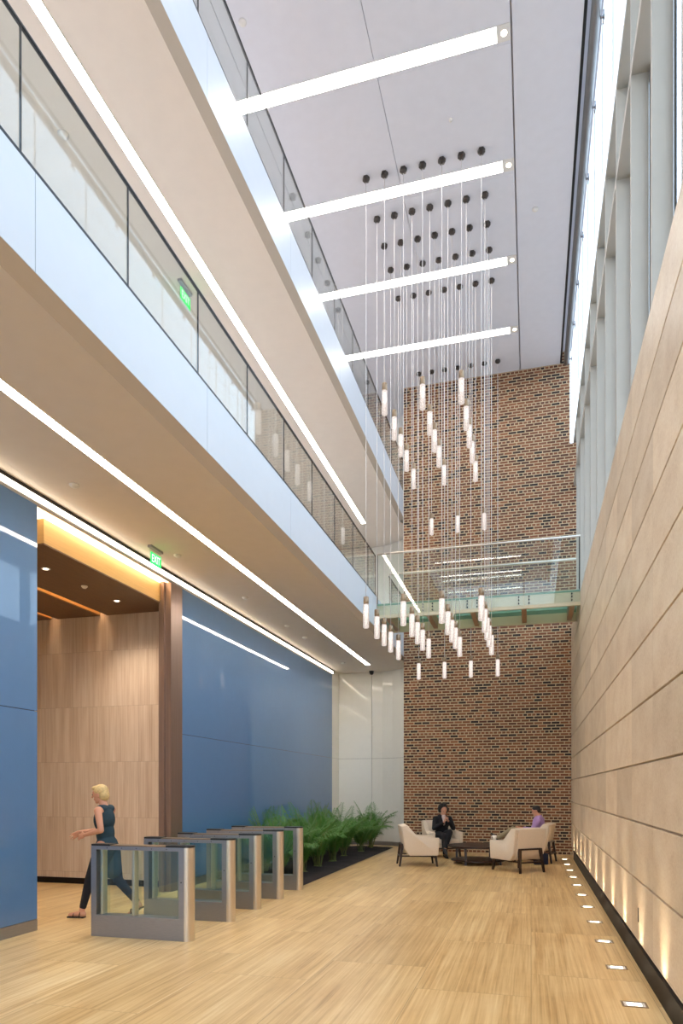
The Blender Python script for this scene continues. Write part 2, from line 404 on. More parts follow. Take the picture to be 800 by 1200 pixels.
# steel pipe in the ceiling slot, with spider brackets at every bay
p = MB().cyl((0.835, YB, 12.0), (0.835, 17.6, 12.0), 0.065, n=24).build('steel_pipe', 'grey', smooth=True)
tag(p, 'long round grey steel pipe running along the ceiling edge above the windows', 'pipe')
for k in range(-6, 7):
    y = 9.85 + 1.27 * k
    b = MB().cyl((0.88, y, 12.0), (0.95, y, 12.0), 0.016, n=10).cyl((0.935, y, 12.0), (0.955, y, 12.0), 0.03, n=12)
    b.cyl((0.94, y - 0.05, 11.95), (0.94, y + 0.05, 12.05), 0.009, n=8).cyl((0.94, y - 0.05, 12.05), (0.94, y + 0.05, 11.95), 0.009, n=8)
    b.build('bracket', 'steel', p, True)

# left side: ground floor
def pane_wall(name, y0, y1, joints, m='blue', x=XBL):
    b = MB(); ys = [y0] + [j for j in joints if y0 < j < y1] + [y1]
    for a, c in zip(ys, ys[1:]):
        for z0, z1 in ((0.13, 2.484), (2.492, 4.83)):
            b.prism([(x - 0.03, a + 0.002), (x - 0.0045, a + 0.002), (x, c - 0.002), (x - 0.03, c - 0.002)], z0, z1, 'Z')
    return struct(b.build(name, m))
pane_wall('wall_left_near', YB, 6.61, [6.61 - 1.235 * k for k in range(11, 0, -1)])
pane_wall('wall_left_far', 9.97, 18.62, [9.97 + 1.235 * k for k in range(1, 7)])
b = MB().box(-5.62, XBL - 0.032, YB, 6.605, 0, 4.96).box(-5.62, XBL - 0.032, 9.975, 18.62, 0, 4.96)
struct(b.build('wall_left_core', 'black'))
struct(MB().box(XBL - 0.03, XBL + 0.002, YB, 6.61, 0, 0.125).build('baseboard_left_near', 'steel'))
struct(MB().box(XBL - 0.03, XBL + 0.002, 9.97, 18.62, 0, 0.125).build('baseboard_left_far', 'steel'))
struct(MB().box(XBL - 0.03, XBL - 0.002, YB, 18.75, 4.832, 4.872).box(XBL - 0.2, XBL - 0.03, YB, 6.61, 4.832, 4.872).box(XBL - 0.2, XBL - 0.03, 9.97, 18.6, 4.832, 4.872).build('trim_3', 'grey'))
struct(MB().box(XBL - 0.02, XBL + 0.02, YB, 18.75, 4.955, 4.975).box(XBL + 0.02, XBL + 0.03, YB, 18.75, 4.93, 4.975).build('trim_4', 'black'))
# bronze jamb beside the lobby opening
struct(MB().box(-5.56, -5.405, 9.61, 9.97, 0, 4.83).box(-5.6, -5.53, 9.575, 9.61, 0, 4.55).box(-5.56, -5.50, 9.56, 9.61, 0, 4.83).build('trim_5', 'bronze'))
# white glass wall closing the recess beside the brick, bending round behind it
def white_wall():
    pts = [(-5.41, 18.62), (-5.40, 19.30), (-4.437, 19.34)]
    cur = [(-4.425, 19.34), (-4.1, 19.31), (-3.8, 19.2), (-3.52, 19.0), (-3.3, 18.72), (-3.17, 18.4), (-3.12, 18.0)]
    b = MB()
    def strip(ps, z0, z1):
        out = []
        for i, q in enumerate(ps):
            a = Vector(ps[max(0, i - 1)]); c = Vector(ps[min(len(ps) - 1, i + 1)]); d = (c - a).normalized(); n_ = Vector((-d.y, d.x))
            out.append((q[0] + n_.x * 0.06, q[1] + n_.y * 0.06))
        b.prism(list(ps) + out[::-1], z0, z1, 'Z')
    for z0, z1 in ((0.11, 2.484), (2.492, 12.025)):
        strip(pts, z0, z1); strip(cur, z0, z1)
    return struct(b.build('wall_back_left', 'white'))
white_wall()
struct(MB().prism([(-5.62, 18.625), (-5.48, 18.625), (-5.48, 19.42), (-4.43, 19.42), (-4.08, 19.39), (-3.76, 19.27), (-3.46, 19.05), (-3.23, 18.76), (-3.10, 18.42), (-3.04, 18.01), (-2.9, 18.01), (-2.9, 19.6), (-5.62, 19.6)], 0, 12.02, 'Z').build('wall_back_light_block', 'grey'))  # unseen backing added behind the white wall, keeps sky light out of its joints
struct(MB().box(-5.41, -4.4, 19.36, 19.40, 0, 0.11).prism([(-4.4, 19.36), (-3.8, 19.23), (-3.3, 18.76), (-3.15, 18.4), (-3.1, 18.4), (-3.2, 18.85), (-3.7, 19.3), (-4.4, 19.40)], 0, 0.11, 'Z').build('baseboard_back_left', 'grey'))
# elevator lobby
struct(MB().box(-12, -5.56, 10.05, 10.3, 0.09, 4.97).build('wall_lobby', 'lobby'))
struct(MB().box(-12, -5.6, 10.035, 10.05, 0, 0.1).build('baseboard_lobby', 'base'))
struct(MB().box(-12.2, -12, 3, 10.3, 0, 5.0).box(-12, -5.62, 5.9, 6.15, 0, 5.0).build('wall_lobby_far', 'ceiling'))
struct(MB().box(-12.2, -5.63, 5.9, 10.3, 4.975, 5.2).build('ceiling_lobby', 'ceiling'))

# ================================================================ BALCONIES
def balcony(zs, zb, zt, zf, label, y_end):
    e = empty('balcony', (XF, 0, zb)); tag(e, label, 'balcony', 'balconies on the left of the hall')
    def P(o): o.location = (-XF, 0, -zb); return o
    P(MB().prism([(-5.61, YB), (-3.29, YB), (-3.29, YE + 0.005), (-3.17, YE + 0.36), (-3.185, 18.38), (-3.31, 18.70), (-3.53, 18.98), (-3.81, 19.18), (-4.11, 19.29), (-4.43, 19.325), (-5.385, 19.285), (-5.395, 18.60), (-5.61, 18.60)], zs, zf, 'Z').build('slab', 'soffit', e))
    P(MB().prism([(XF - 0.001, zb), (-3.29, zs), (-3.30, zs + 0.03), (-3.30, zt - 0.03), (XF - 0.04, zt - 0.03), (XF - 0.04, zb)], YB, YE - 0.002, 'Y').build('edge_lip', 'lip', e))
    y = 3.88 - 2.53 * 4
    while y < YE:
        y1 = min(y + 2.53, YE - 0.002)
        P(MB().box(XF - 0.012, XF, max(y, YB) + 0.003, y1 - 0.003, zb + 0.002, zt, bev=0.0015, seg=1).build('fascia_panel', 'fascia', e)); y += 2.53
    return e
balcony(4.97, 5.05, 5.72, 5.55, 'lower balcony with glossy white fascia joined to the glass footbridge', 19.45)
balcony(8.57, 8.65, 9.32, 9.15, 'upper balcony with glossy white fascia high up near the ceiling', 19.45)
struct(MB().box(-5.9, -5.62, YB, 19.5, 5.2, 12.03).build('wall_left_upper', 'ceiling'))

def linear_light(x0, x1, y0, y1, z, label, group, m):
    e = empty('linear_light', ((x0 + x1) / 2, (y0 + y1) / 2, z)); tag(e, label, 'light', group)
    ox, oy = (x0 + x1) / 2, (y0 + y1) / 2
    MB().box(x0 - ox, x1 - ox, y0 - oy, y1 - oy, -0.006, 0.02).build('diffuser', m, e)
    f = MB(); w = 0.008
    f.box(x0 - ox - w, x0 - ox, y0 - oy - w, y1 - oy + w, -0.009, 0.02).box(x1 - ox, x1 - ox + w, y0 - oy - w, y1 - oy + w, -0.009, 0.02)
    f.box(x0 - ox, x1 - ox, y0 - oy - w, y0 - oy, -0.009, 0.02).box(x0 - ox, x1 - ox, y1 - oy, y1 - oy + w, -0.009, 0.02)
    f.build('frame', 'lens', e)
    return e
linear_light(-4.30, -4.19, YB, 18.1, 4.97, 'long continuous light strip in the underside of the lower balcony', 'balcony light strips', 'e_soff')
linear_light(-4.28, -4.17, YB, 17.5, 8.57, 'long continuous light strip in the underside of the upper balcony', 'balcony light strips', 'e_soff')
o = MB().box(XBL - 0.005, XBL + 0.008, YB, 18.7, 4.876, 4.953).build('cove_light', 'e_cove')
tag(o, 'thin continuous light line along the top of the blue glass wall', 'light')
for i, (y, w) in enumerate(((9.72, 'first'), (11.80, 'second'), (13.93, 'third'), (16.05, 'farthest'))):
    e = linear_light(-5.2, -0.46, y - 0.105, y + 0.105, 12.03, '%s bright light bar across the high ceiling%s' % (w, ', closest to the camera' if i == 0 else (', closest to the brick wall' if i == 3 else ' counting from the camera')), 'ceiling light bars', 'e_ceil')
    cx = (-5.2 - 0.46) / 2
    MB().box(-0.45 - cx, -0.275 - cx, -0.113, 0.113, -0.009, 0.02).build('end_plate', 'lens', e)
    MB().cyl((-0.36 - cx, 0, -0.013), (-0.36 - cx, 0, 0.0), 0.04, n=20).build('spot_lamp', 'e_spot', e)

# ================================================================ GLASS GUARDS
for i in range(7):
    y = 9.72 - 2.11 * (i + 1)
    linear_light(-5.2, -0.46, y - 0.105, y + 0.105, 12.03, 'bright ceiling light bar above the view, %s before the first bar in the frame' % ('next' if i == 0 else ORD[i]), 'ceiling light bars', 'e_ceil')
def guard(z0, ztop, label, breaks, rail='dark_steel'):
    e = empty('glass_railing', (XF, 0, z0)); tag(e, label, 'railing', 'balcony glass railings')
    def P(o): o.location = (-XF, 0, -z0); return o
    js = [3.77 + 1.24 * k for k in range(-8, 12)]
    for (a, c) in breaks:
        ys = [a] + [j for j in js if a + 0.2 < j < c - 0.2] + [c]
        for y0, y1 in zip(ys, ys[1:]):
            P(MB().box(XF - 0.030, XF - 0.018, y0 + 0.006, y1 - 0.006, z0 + 0.02, ztop).build('glass_panel', 'guard', e))
            P(MB().box(XF - 0.031, XF - 0.017, y1 - 0.006, y1 + 0.001, z0 + 0.02, ztop).build('panel_edge', 'dark_steel', e))
        P(MB().box(XF - 0.04, XF - 0.014, a, c, ztop, ztop + 0.022, bev=0.004).build('handrail', rail, e))
        P(MB().box(XF - 0.045, XF - 0.004, a, c, z0, z0 + 0.03).build('base_channel', 'dark_steel', e))
    return e
guard(5.72, 6.59, 'glass railing with thin dark handrail on the lower balcony', [(YB, 14.4), (15.85, YE - 0.01)])
guard(9.32, 10.17, 'glass railing with thin dark handrail on the upper balcony', [(YB, YE - 0.01)])

# ================================================================ FOOTBRIDGE
def bridge():
    y0, y1 = 14.4, 15.75; e = empty('footbridge', (-1.1, 15.0, 5.25)); tag(e, 'glass footbridge with cream steel beams crossing the hall before the brick wall', 'footbridge')
    def P(o): o.location = (1.1, -15.0, -5.25); return o
    x0, x1 = XF + 0.003, XR - 0.002
    P(MB().box(x0, x1, y0, y0 + 0.06, 5.26, 5.53, bev=0.004).build('front_beam', 'cream', e))
    P(MB().box(x0, x1, y1 - 0.06, y1, 5.24, 5.44, bev=0.004).build('rear_beam', 'cream', e))
    P(MB().box(x0, x1, y1 - 0.02, y1, 5.44, 5.53).build('rear_edge', 'green_deck', e))
    js = [-2.98, -2.09, -1.17, -0.14, 0.80]
    for x in js:
        P(MB().box(x - 0.05, x + 0.05, y0 + 0.06, y1 - 0.06, 5.27, 5.5, bev=0.004).build('cross_beam', 'brown_beam', e))
    xs = [x0] + [-2.09, -1.17, -0.14] + [x1]
    for a, c in zip(xs, xs[1:]):
        P(MB().box(a + 0.004, c - 0.004, y0 - 0.03, y1 + 0.02, 5.535, 5.56).build('deck_panel', 'green_deck', e))
        for yy, nm in ((y0 - 0.036, 'front'), (y1 + 0.03, 'rear')):
            P(MB().box(a + 0.006, c - 0.006, yy - 0.006, yy + 0.006, 5.32 if nm == 'front' else 5.5, 6.60).build('guard_panel', 'guard', e))
    b = MB()
    for x in (-2.09, -1.17, -0.14, 0.78):
        for dx in (-0.1, 0.1) if x < 0.5 else (0,):
            for z in (5.36, 5.43, 5.49): b.cyl((x + dx, y0 - 0.055, z), (x + dx, y0 - 0.0, z), 0.014, n=10)
    P(b.build('glass_clamp', 'dark_steel', e))
    P(MB().cyl((x0, y0 - 0.036, 6.62), (x1 + 0.0, y0 - 0.036, 6.62), 0.021, n=14).build('handrail', 'steel_l', e, True))
    P(MB().cyl((x0, y1 + 0.03, 6.62), (x1, y1 + 0.03, 6.62), 0.021, n=14).build('handrail', 'steel_l', e, True))
    for x in (x0 + 0.012, x1 - 0.03):
        P(MB().box(x, x + 0.018, y0 - 0.05, y0 - 0.02, 5.56, 6.6).build('end_post', 'dark_steel', e))
bridge()

# ================================================================ PENDANT LAMPS
ROWS = [11.40, 12.26, 12.90, 13.53, 14.36, 17.10]
def pendant():
    e = empty('pendant_lamp', (0, 0, 12.03))
    MB().lathe([(0.045, 0), (0.062, -0.004), (0.062, -0.055), (0.035, -0.075), (0.012, -0.085)], n=6).build('canopy', 'canopy', e)
    return e
def glass_tube(e, zb, zt):
    cb = MB().cyl((0, 0, zt), (0, 0, -0.08), 0.005, n=6).build('cable', 'cable', e, True)
    MB().lathe([(0.043, zt - 0.125), (0.046, zt - 0.12), (0.046, zt - 0.006), (0.04, zt), (0.008, zt + 0.002)], n=20).build('lamp_cap', 'bronze_cap', e, True)
    MB().lathe([(0.0001, zb + 0.012), (0.036, zb + 0.012), (0.04, zb), (0.05, zb + 0.004), (0.05, zt - 0.14), (0.044, zt - 0.126), (0.0001, zt - 0.126)], n=20).build('glass_shade', 'bubble', e, True)
lo = pendant(); glass_tube(lo, 4.35 - 12.03, 4.88 - 12.03)
hi = pendant(); glass_tube(hi, 7.94 - 12.03, 8.47 - 12.03)
rowname = ['nearest row', 'second row', 'third row', 'fourth row', 'fifth row', 'farthest row']
col_lo = ['leftmost', 'second from left', 'third from left', 'rightmost']; col_hi = ['left', 'middle', 'right']
first = {0: True, 1: True}
for r, y in enumerate(ROWS):
    for c in range(7):
        up = c % 2
        src = hi if up else lo
        o = src if first[up] else copy_tree(src); first[up] = False
        o.location = (-2.71 + 0.3217 * c, y, 12.03)
        w = (col_hi[c // 2] if up else col_lo[c // 2])
        tag(o, 'glass tube pendant, %s in the %s of the %s tier' % (w, rowname[r], 'upper' if up else 'lower'), 'pendant lamp', 'glass tube pendants of the %s tier' % ('upper' if up else 'lower'))

# ================================================================ LOBBY CEILING PANELS
def baffle(x0, x1, label, m_side='maple'):
    e = empty('ceiling_baffle', ((x0 + x1) / 2, 8.45, 4.51)); tag(e, label, 'ceiling panel', 'wood ceiling panels of the lobby')
    w = (x1 - x0) / 2
    MB().box(-w, w, -1.52, 1.585, 0, 0.018).build('wood_underside', 'walnut', e)
    MB().box(w - 0.02, w, -1.52, 1.585, 0.018, 0.31).box(-w, -w + 0.02, -1.52, 1.585, 0.018, 0.31).box(-w + 0.02, w - 0.02, -1.52, -1.5, 0.018, 0.31).build('side_board', m_side, e)
    MB().box(-w + 0.03, w - 0.03, -1.48, 1.56, 0.2, 0.22).build('tray', 'lens', e)
    MB().box(w - 0.22, w - 0.16, -1.45, 1.55, 0.222, 0.235).box(-w + 0.16, -w + 0.22, -1.45, 1.55, 0.222, 0.235).build('light_strip', 'e_lobby', e)
    return e
o = MB().box(-5.545, -5.46, 6.63, 9.55, 4.955, 4.972).build('cove_light', 'e_gold'); tag(o, 'warm light strip above the golden edge of the lobby ceiling', 'light')
baffle(-6.83, -5.58, 'wide dark wood ceiling panel with golden edge nearest the hall')
baffle(-7.80, -6.97, 'second dark wood ceiling panel of the lobby between two glowing gaps')
baffle(-8.80, -7.92, 'third and deepest dark wood ceiling panel inside the lobby')
def downlight(x, y, z, label, lit=True):
    e = empty('downlight', (x, y, z)); tag(e, label, 'downlight')
    MB().lathe([(0.035, 0.0), (0.035, -0.004), (0.055, -0.006), (0.06, 0.0)], n=24).build('trim_ring', 'lens', e, True)
    MB().cyl((0, 0, -0.003), (0, 0, 0.0), 0.036, n=20).build('lens', 'e_spot' if lit else 'lens', e)
    if lit:
        l = bpy.data.lights.new('downlight_beam', 'SPOT'); l.energy = 70; l.color = (1, 0.80, 0.60); l.spot_size = 2.1; l.spot_blend = 1.0; l.shadow_soft_size = 0.04
        lo_ = bpy.data.objects.new('downlight_beam', l); C.objects.link(lo_); lo_.parent = e; lo_.location = (0, 0, -0.02)
downlight(-6.17, 7.70, 4.51, 'lit downlight in the dark wood panel, close to the blue wall edge')
downlight(-6.16, 9.30, 4.51, 'lit downlight in the dark wood panel, close to the lobby stone wall')
def detector(x, y, z, label, name='smoke_detector', cat='detector', r=0.05):
    o = MB().lathe([(0.0001, -0.035), (r * 0.5, -0.034), (r * 0.8, -0.022), (r, -0.01), (r, 0)], n=20).build(name, 'lens', None, True)
    o.location = (x, y, z); tag(o, label, cat); return o
detector(-6.16, 8.5, 4.51, 'small round white sensor between the two downlights on the wood panel', 'ceiling_sensor', 'sensor', 0.045)
def soff_pt(px, py, z):
    d = (z - 1.6) * 805 / (925 - py); u = (px - 400) / 805 * d; s_, c_ = math.sin(math.radians(15.42)), math.cos(math.radians(15.42))
    return u * c_ - d * s_, u * s_ + d * c_
for (px, py, z, t) in ((87, 568, 4.97, 'small round detector on the lower soffit above the lobby opening'), (208, 650.5, 4.97, 'small round detector on the lower soffit just right of the exit sign'),
        (287, 700, 4.97, 'small round detector on the lower soffit above the blue wall middle'), (336, 733, 4.97, 'faint round detector on the lower soffit toward the white wall'),
        (357, 747, 4.97, 'round detector with ring on the lower soffit near the far corner'), (402, 776.6, 4.97, 'farthest tiny detector on the lower soffit by the white wall'),
        (74, 157, 8.57, 'round detector on the upper soffit seen through the railing glass'), (284, 26, 12.03, 'round detector on the high ceiling near the first light bar'),
        (627, 245, 12.03, 'small round sprinkler cover on the bare ceiling strip beside the windows'), (528, 140, 12.03, 'tiny sprinkler head on the high ceiling between first and second light bars')):
    x, y = soff_pt(px, py, z); detector(x, y, z, t, r=0.03 if px == 528 else 0.055)
# camera dome by the white wall
x, y = soff_pt(438.5, 790, 4.97)
e = empty('security_camera', (-4.38, 19.1, 4.97)); tag(e, 'small black dome security camera on the soffit by the white wall', 'security camera')
MB().lathe([(0.0001, -0.11), (0.04, -0.10), (0.06, -0.06), (0.06, -0.02)], n=20).build('dome', 'black', e, True)
MB().lathe([(0.07, -0.02), (0.07, 0)], n=20).build('mount', 'dark_steel', e, True)

# ================================================================ EXIT SIGNS
def text_mesh(s, size, depth):
    cu = bpy.data.curves.new('t', 'FONT'); cu.body = s; cu.size = size; cu.extrude = depth; cu.align_x = 'CENTER'; cu.align_y = 'CENTER'; cu.offset = 0.002
    ob = bpy.data.objects.new('t', cu); C.objects.link(ob); bpy.context.view_layer.update()
    me = bpy.data.meshes.new_from_object(ob.evaluated_get(bpy.context.evaluated_depsgraph_get()))
    bpy.data.objects.remove(ob); return me
def exit_sign(x, y, z, label):
    e = empty('exit_sign', (x, y, z)); tag(e, label, 'exit sign', 'exit signs')
    MB().box(-0.03, 0.03, -0.16, 0.16, -0.035, 0, bev=0.004).build('mount', 'steel', e)
    MB().box(-0.005, 0.005, -0.155, 0.155, -0.27, -0.035).build('acrylic_panel', 'guard', e)
    g = MB().box(0.0052, 0.0062, -0.14, 0.14, -0.25, -0.085).build('green_plate', 'e_green', e)
    me = text_mesh('EXIT', 0.15, 0.0008); me.materials.clear(); me.materials.append(M['e_letter'])
    t = bpy.data.objects.new('lettering', me); C.objects.link(t); t.parent = g
    t.location = (0.0075, 0, -0.168); t.rotation_euler = (PI / 2, 0, PI / 2); t.scale = (0.72, 1, 1)
exit_sign(-5.06, 8.57, 4.97, 'green exit sign hanging under the lower balcony over the lobby opening')
exit_sign(-4.62, 8.6, 8.57, 'green exit sign under the upper balcony seen through the railing glass')

# ================================================================ FLOOR UPLIGHTS
up = empty('floor_uplight', (0, 0, 0))
MB().box(-0.075, 0.075, -0.055, 0.055, -0.004, 0.002).build('lens', 'lens', up)
f = MB(); f.box(-0.09, -0.075, -0.07, 0.07, -0.004, 0.004).box(0.075, 0.09, -0.07, 0.07, -0.004, 0.004).box(-0.075, 0.075, -0.07, -0.055, -0.004, 0.004).box(-0.075, 0.075, 0.055, 0.07, -0.004, 0.004)
f.build('frame', 'bronze_cap', up)
MB().box(-0.05, 0.05, -0.03, 0.03, 0.0021, 0.003).build('lamp', 'e_spot', up)
l = bpy.data.lights.new('uplight_beam', 'SPOT'); l.energy = E_UP; l.color = (1, 0.82, 0.6); l.spot_size = math.radians(62); l.spot_blend = 1.0; l.shadow_soft_size = 0.05
lo_ = bpy.data.objects.new('uplight_beam', l); C.objects.link(lo_); lo_.parent = up; lo_.location = (0.03, 0, 0.01); lo_.rotation_euler = (PI, math.radians(24), 0)
for k in range(-1, 11):
    y = 5.5 + 1.1 * k + (0.0)
    o = up if k == -1 else copy_tree(up)
    o.location = (0.74, y, 0)
    if k < 0: t = 'recessed floor uplight below the stone wall just before the frame, closest to the camera'
    elif k == 10: t = 'farthest recessed floor uplight at the foot of the brick wall'
    else: t = '%s recessed floor uplight in view along the foot of the stone wall' % ORD[k]
    tag(o, t, 'floor light', 'recessed uplights along the stone wall')
o = MB().box(XR - 0.006, XR, 6.745, 6.775, 0.39, 0.52, bev=0.002).build('slot_plate', 'dark_steel')
tag(o, 'small narrow vertical dark plate low on the stone wall', 'wall plate')

# ================================================================ TURNSTILES
def turnstile():
    # origin: middle of the body on the floor; length along x, nose toward +x
    e = empty('turnstile', (0, 0, 0))
    L0, L1, T, H = -0.60, 0.52, 0.075, 1.0
    MB().box(L0, L1, -T, T, 0.0, 0.235, bev=0.003).build('base_panel', 'steel', e)
    MB().box(L0, L0 + 0.065, -T, T, 0.235, 0.945).build('end_frame', 'steel', e)
    MB().box(L1 - 0.06, L1, -T, T, 0.235, 0.945).build('nose_frame', 'steel', e)
    # bullnose post
    b = MB(); pts = [(L1 + 0.001, -T)] + [(L1 + 0.012 + 0.068 * math.sin(t), -T * math.cos(t)) for t in [PI * i / 12 for i in range(13)]] + [(L1 + 0.001, T)]
    b.prism(pts, 0.0, 0.985, 'Z'); b.build('nose_post', 'steel_l', e)
    MB().box(L0, L1, -T, T, 0.945, 0.985, bev=0.002).build('top_rail', 'steel', e)
    MB().box(L0 + 0.24, L1 - 0.22, -T + 0.004, T - 0.004, 0.985, 0.998, bev=0.003).build('top_plate', 'bronze_cap', e)
    MB().box(L0, L0 + 0.23, -T, T, 0.985, 1.006, bev=0.006).build('reader_cap', 'black', e)
    pts = [(L1 - 0.21, -T)] + [(L1 + 0.012 + 0.07 * math.sin(t), -T * math.cos(t)) for t in [PI * i / 12 for i in range(13)]] + [(L1 - 0.21, T)]
    MB().prism(pts, 0.985, 1.006, 'Z').build('reader_cap', 'black', e)
    for y in (-T + 0.012, T - 0.018):
        MB().box(L0 + 0.066, L1 - 0.061, y, y + 0.006, 0.236, 0.944).build('side_glass', 'gate_glass', e)
    for x in (-0.505, -0.115):
        MB().box(x, x + 0.03, -0.045, 0.045, 0.236, 0.944, bev=0.004).build('barrier_post', 'steel_l', e)
        MB().box(x + 0.032, x + 0.09, -0.008, 0.006, 0.25, 0.93).build('barrier_wing', 'gate_glass', e)
    b = MB()
    for k in range(5): b.cyl((L0 + 0.2 + 0.18 * k, -T - 0.002, 0.965), (L0 + 0.2 + 0.18 * k, -T + 0.01, 0.965), 0.005, n=8)
    b.cyl((L1 - 0.03, -T - 0.002, 0.62), (L1 - 0.03, -T + 0.01, 0.62), 0.007, n=10)
    b.build('sensor_dots', 'black', e)
    return e
ts = turnstile()
lab = ['nearest and largest in the row', 'second from the camera', 'middle one of the five', 'fourth from the camera', 'farthest, next to the palms']
for i, (x, y) in enumerate(((-4.03, 6.58), (-4.06, 7.69), (-4.08, 8.57), (-4.09, 9.46), (-4.10, 10.38))):
    o = ts if i == 0 else copy_tree(ts)
    o.location = (x, y, 0)
    tag(o, 'stainless steel turnstile with glass sides, %s' % lab[i], 'turnstile', 'turnstiles in front of the lobby')

# ================================================================ PLANTING BED AND PALMS
def bed():
    b = MB(); nx, ny = 12, 48; g = []
    x0, x1, y0, y1 = XBL + 0.01, -3.64, 10.75, 18.55
    for i in range(nx + 1):
        r = []
        for j in range(ny + 1):
            x = x0 + (x1 - x0) * i / nx; y = y0 + (y1 - y0) * j / ny
            edge = i in (0, nx) or j in (0, ny)
            z = 0.004 if edge else 0.02 + 0.03 * (0.5 + noise.noise(Vector((x * 3, y * 3, 0))))
            r.append(b.bm.verts.new((x, y, z)))
        g.append(r)
    for i in range(nx):
        for j in range(ny): b.bm.faces.new((g[i][j], g[i + 1][j], g[i + 1][j + 1], g[i][j + 1]))
    return b.build('planting_bed', 'soil', None, True)
tag(bed(), 'dark mulch bed sunk in the floor under the palms along the blue wall', 'planting bed', kind='stuff')
def palm(seed, H=1.3, nf=15, wall=-1.0):
    rnd = random.Random(seed)
    e = empty('areca_palm')
    st, lf = MB(), MB()
    for k in range(nf):
        a = 2 * PI * k / nf + rnd.uniform(-0.3, 0.3)
        tilt = rnd.uniform(0.12, 0.95); Lr = H * rnd.uniform(0.75, 1.12)
        base = Vector((rnd.uniform(-0.07, 0.07), rnd.uniform(-0.07, 0.07), 0))
        pts = []; pos = base.copy(); n = 14; ang = tilt * 0.30 + 0.05
        for i in range(n + 1):
            pts.append(pos.copy()); ang += (tilt * 1.5) / n * (0.4 + 1.4 * i / n)
            pos += Vector((math.cos(a) * math.sin(ang), math.sin(a) * math.sin(ang), math.cos(ang))) * (Lr / n)
        for i in range(n): st.cyl(pts[i], pts[i + 1], 0.008 * (1 - 0.7 * i / n), 0.008 * (1 - 0.7 * (i + 1) / n), n=5, caps=False)
        if k == 0: st.ell((0, 0, 0.0), (0.10, 0.10, 0.03))
        side = Vector((-math.sin(a), math.cos(a), 0))
        m = 24
        for q in range(m):
            t = 0.20 + 0.80 * q / (m - 1); fi = t * n; i0 = min(int(fi), n - 1); p0 = pts[i0].lerp(pts[i0 + 1], fi - i0)
            tan = (pts[i0 + 1] - pts[i0]).normalized()
            ll = 0.34 * math.sin(PI * (0.18 + 0.76 * (q / (m - 1)))) * rnd.uniform(0.85, 1.1) + 0.04
            for sgn in (-1, 1):
                d = (side * sgn * 0.75 + tan * 0.75 + Vector((0, 0, 0.12))).normalized()
                up_ = d.cross(tan).normalized(); wv = d.cross(up_).normalized() * 0.0085
                mid = p0 + d * ll * 0.5 + Vector((0, 0, 0.01)); tip = p0 + d * ll + Vector((0, 0, -0.42 * ll))
                v = [lf.bm.verts.new(c) for c in (p0, mid - wv, tip, mid + wv)]
                v2 = lf.bm.verts.new(mid + up_ * 0.004)
                for tri in ((v[0], v[1], v2), (v[1], v[2], v2), (v[2], v[3], v2), (v[3], v[0], v2)): lf.bm.faces.new(tri)
    for q in (st, lf):     # leaves that meet the glass wall bend along it
        for v in q.bm.verts:
            lim = wall + 0.25
            if v.co.x < lim: v.co.x = wall + 0.25 * math.exp((v.co.x - lim) / 0.25)
    st.build('stems', 'stem', e, True); lf.build('fronds', 'leaf', e)
    return e
PALMS = [(-4.35, 11.55), (-4.9, 12.3), (-4.2, 12.45), (-4.85, 13.05), (-4.2, 13.4), (-4.8, 14.2), (-4.2, 14.5), (-4.85, 15.35), (-4.25, 15.65), (-4.75, 16.6), (-4.15, 16.9), (-4.15, 17.95)]
plab = ['behind the farthest turnstile at the bed\'s near end', 'against the blue wall behind the farthest turnstile', 'in front row, second from the turnstiles', 'against the blue wall, second from the near end',
        'in front row, third from the turnstiles', 'against the blue wall, third from the near end', 'in front row, fourth from the turnstiles', 'against the blue wall, fourth from the near end',
        'in front row, fifth from the turnstiles', 'against the blue wall, near the far corner', 'in front row, last before the seating', 'at the far end of the bed by the white wall']
for i, (x, y) in enumerate(PALMS):
    o = palm(3 + i * 7, (1.12, 1.2, 1.05, 1.22)[i % 4], 19 + i % 3, XBL + 0.015 - x)
    o.location = (x, y, 0.02)
    tag(o, 'green areca palm %s' % plab[i], 'palm', 'palms in the planting bed')

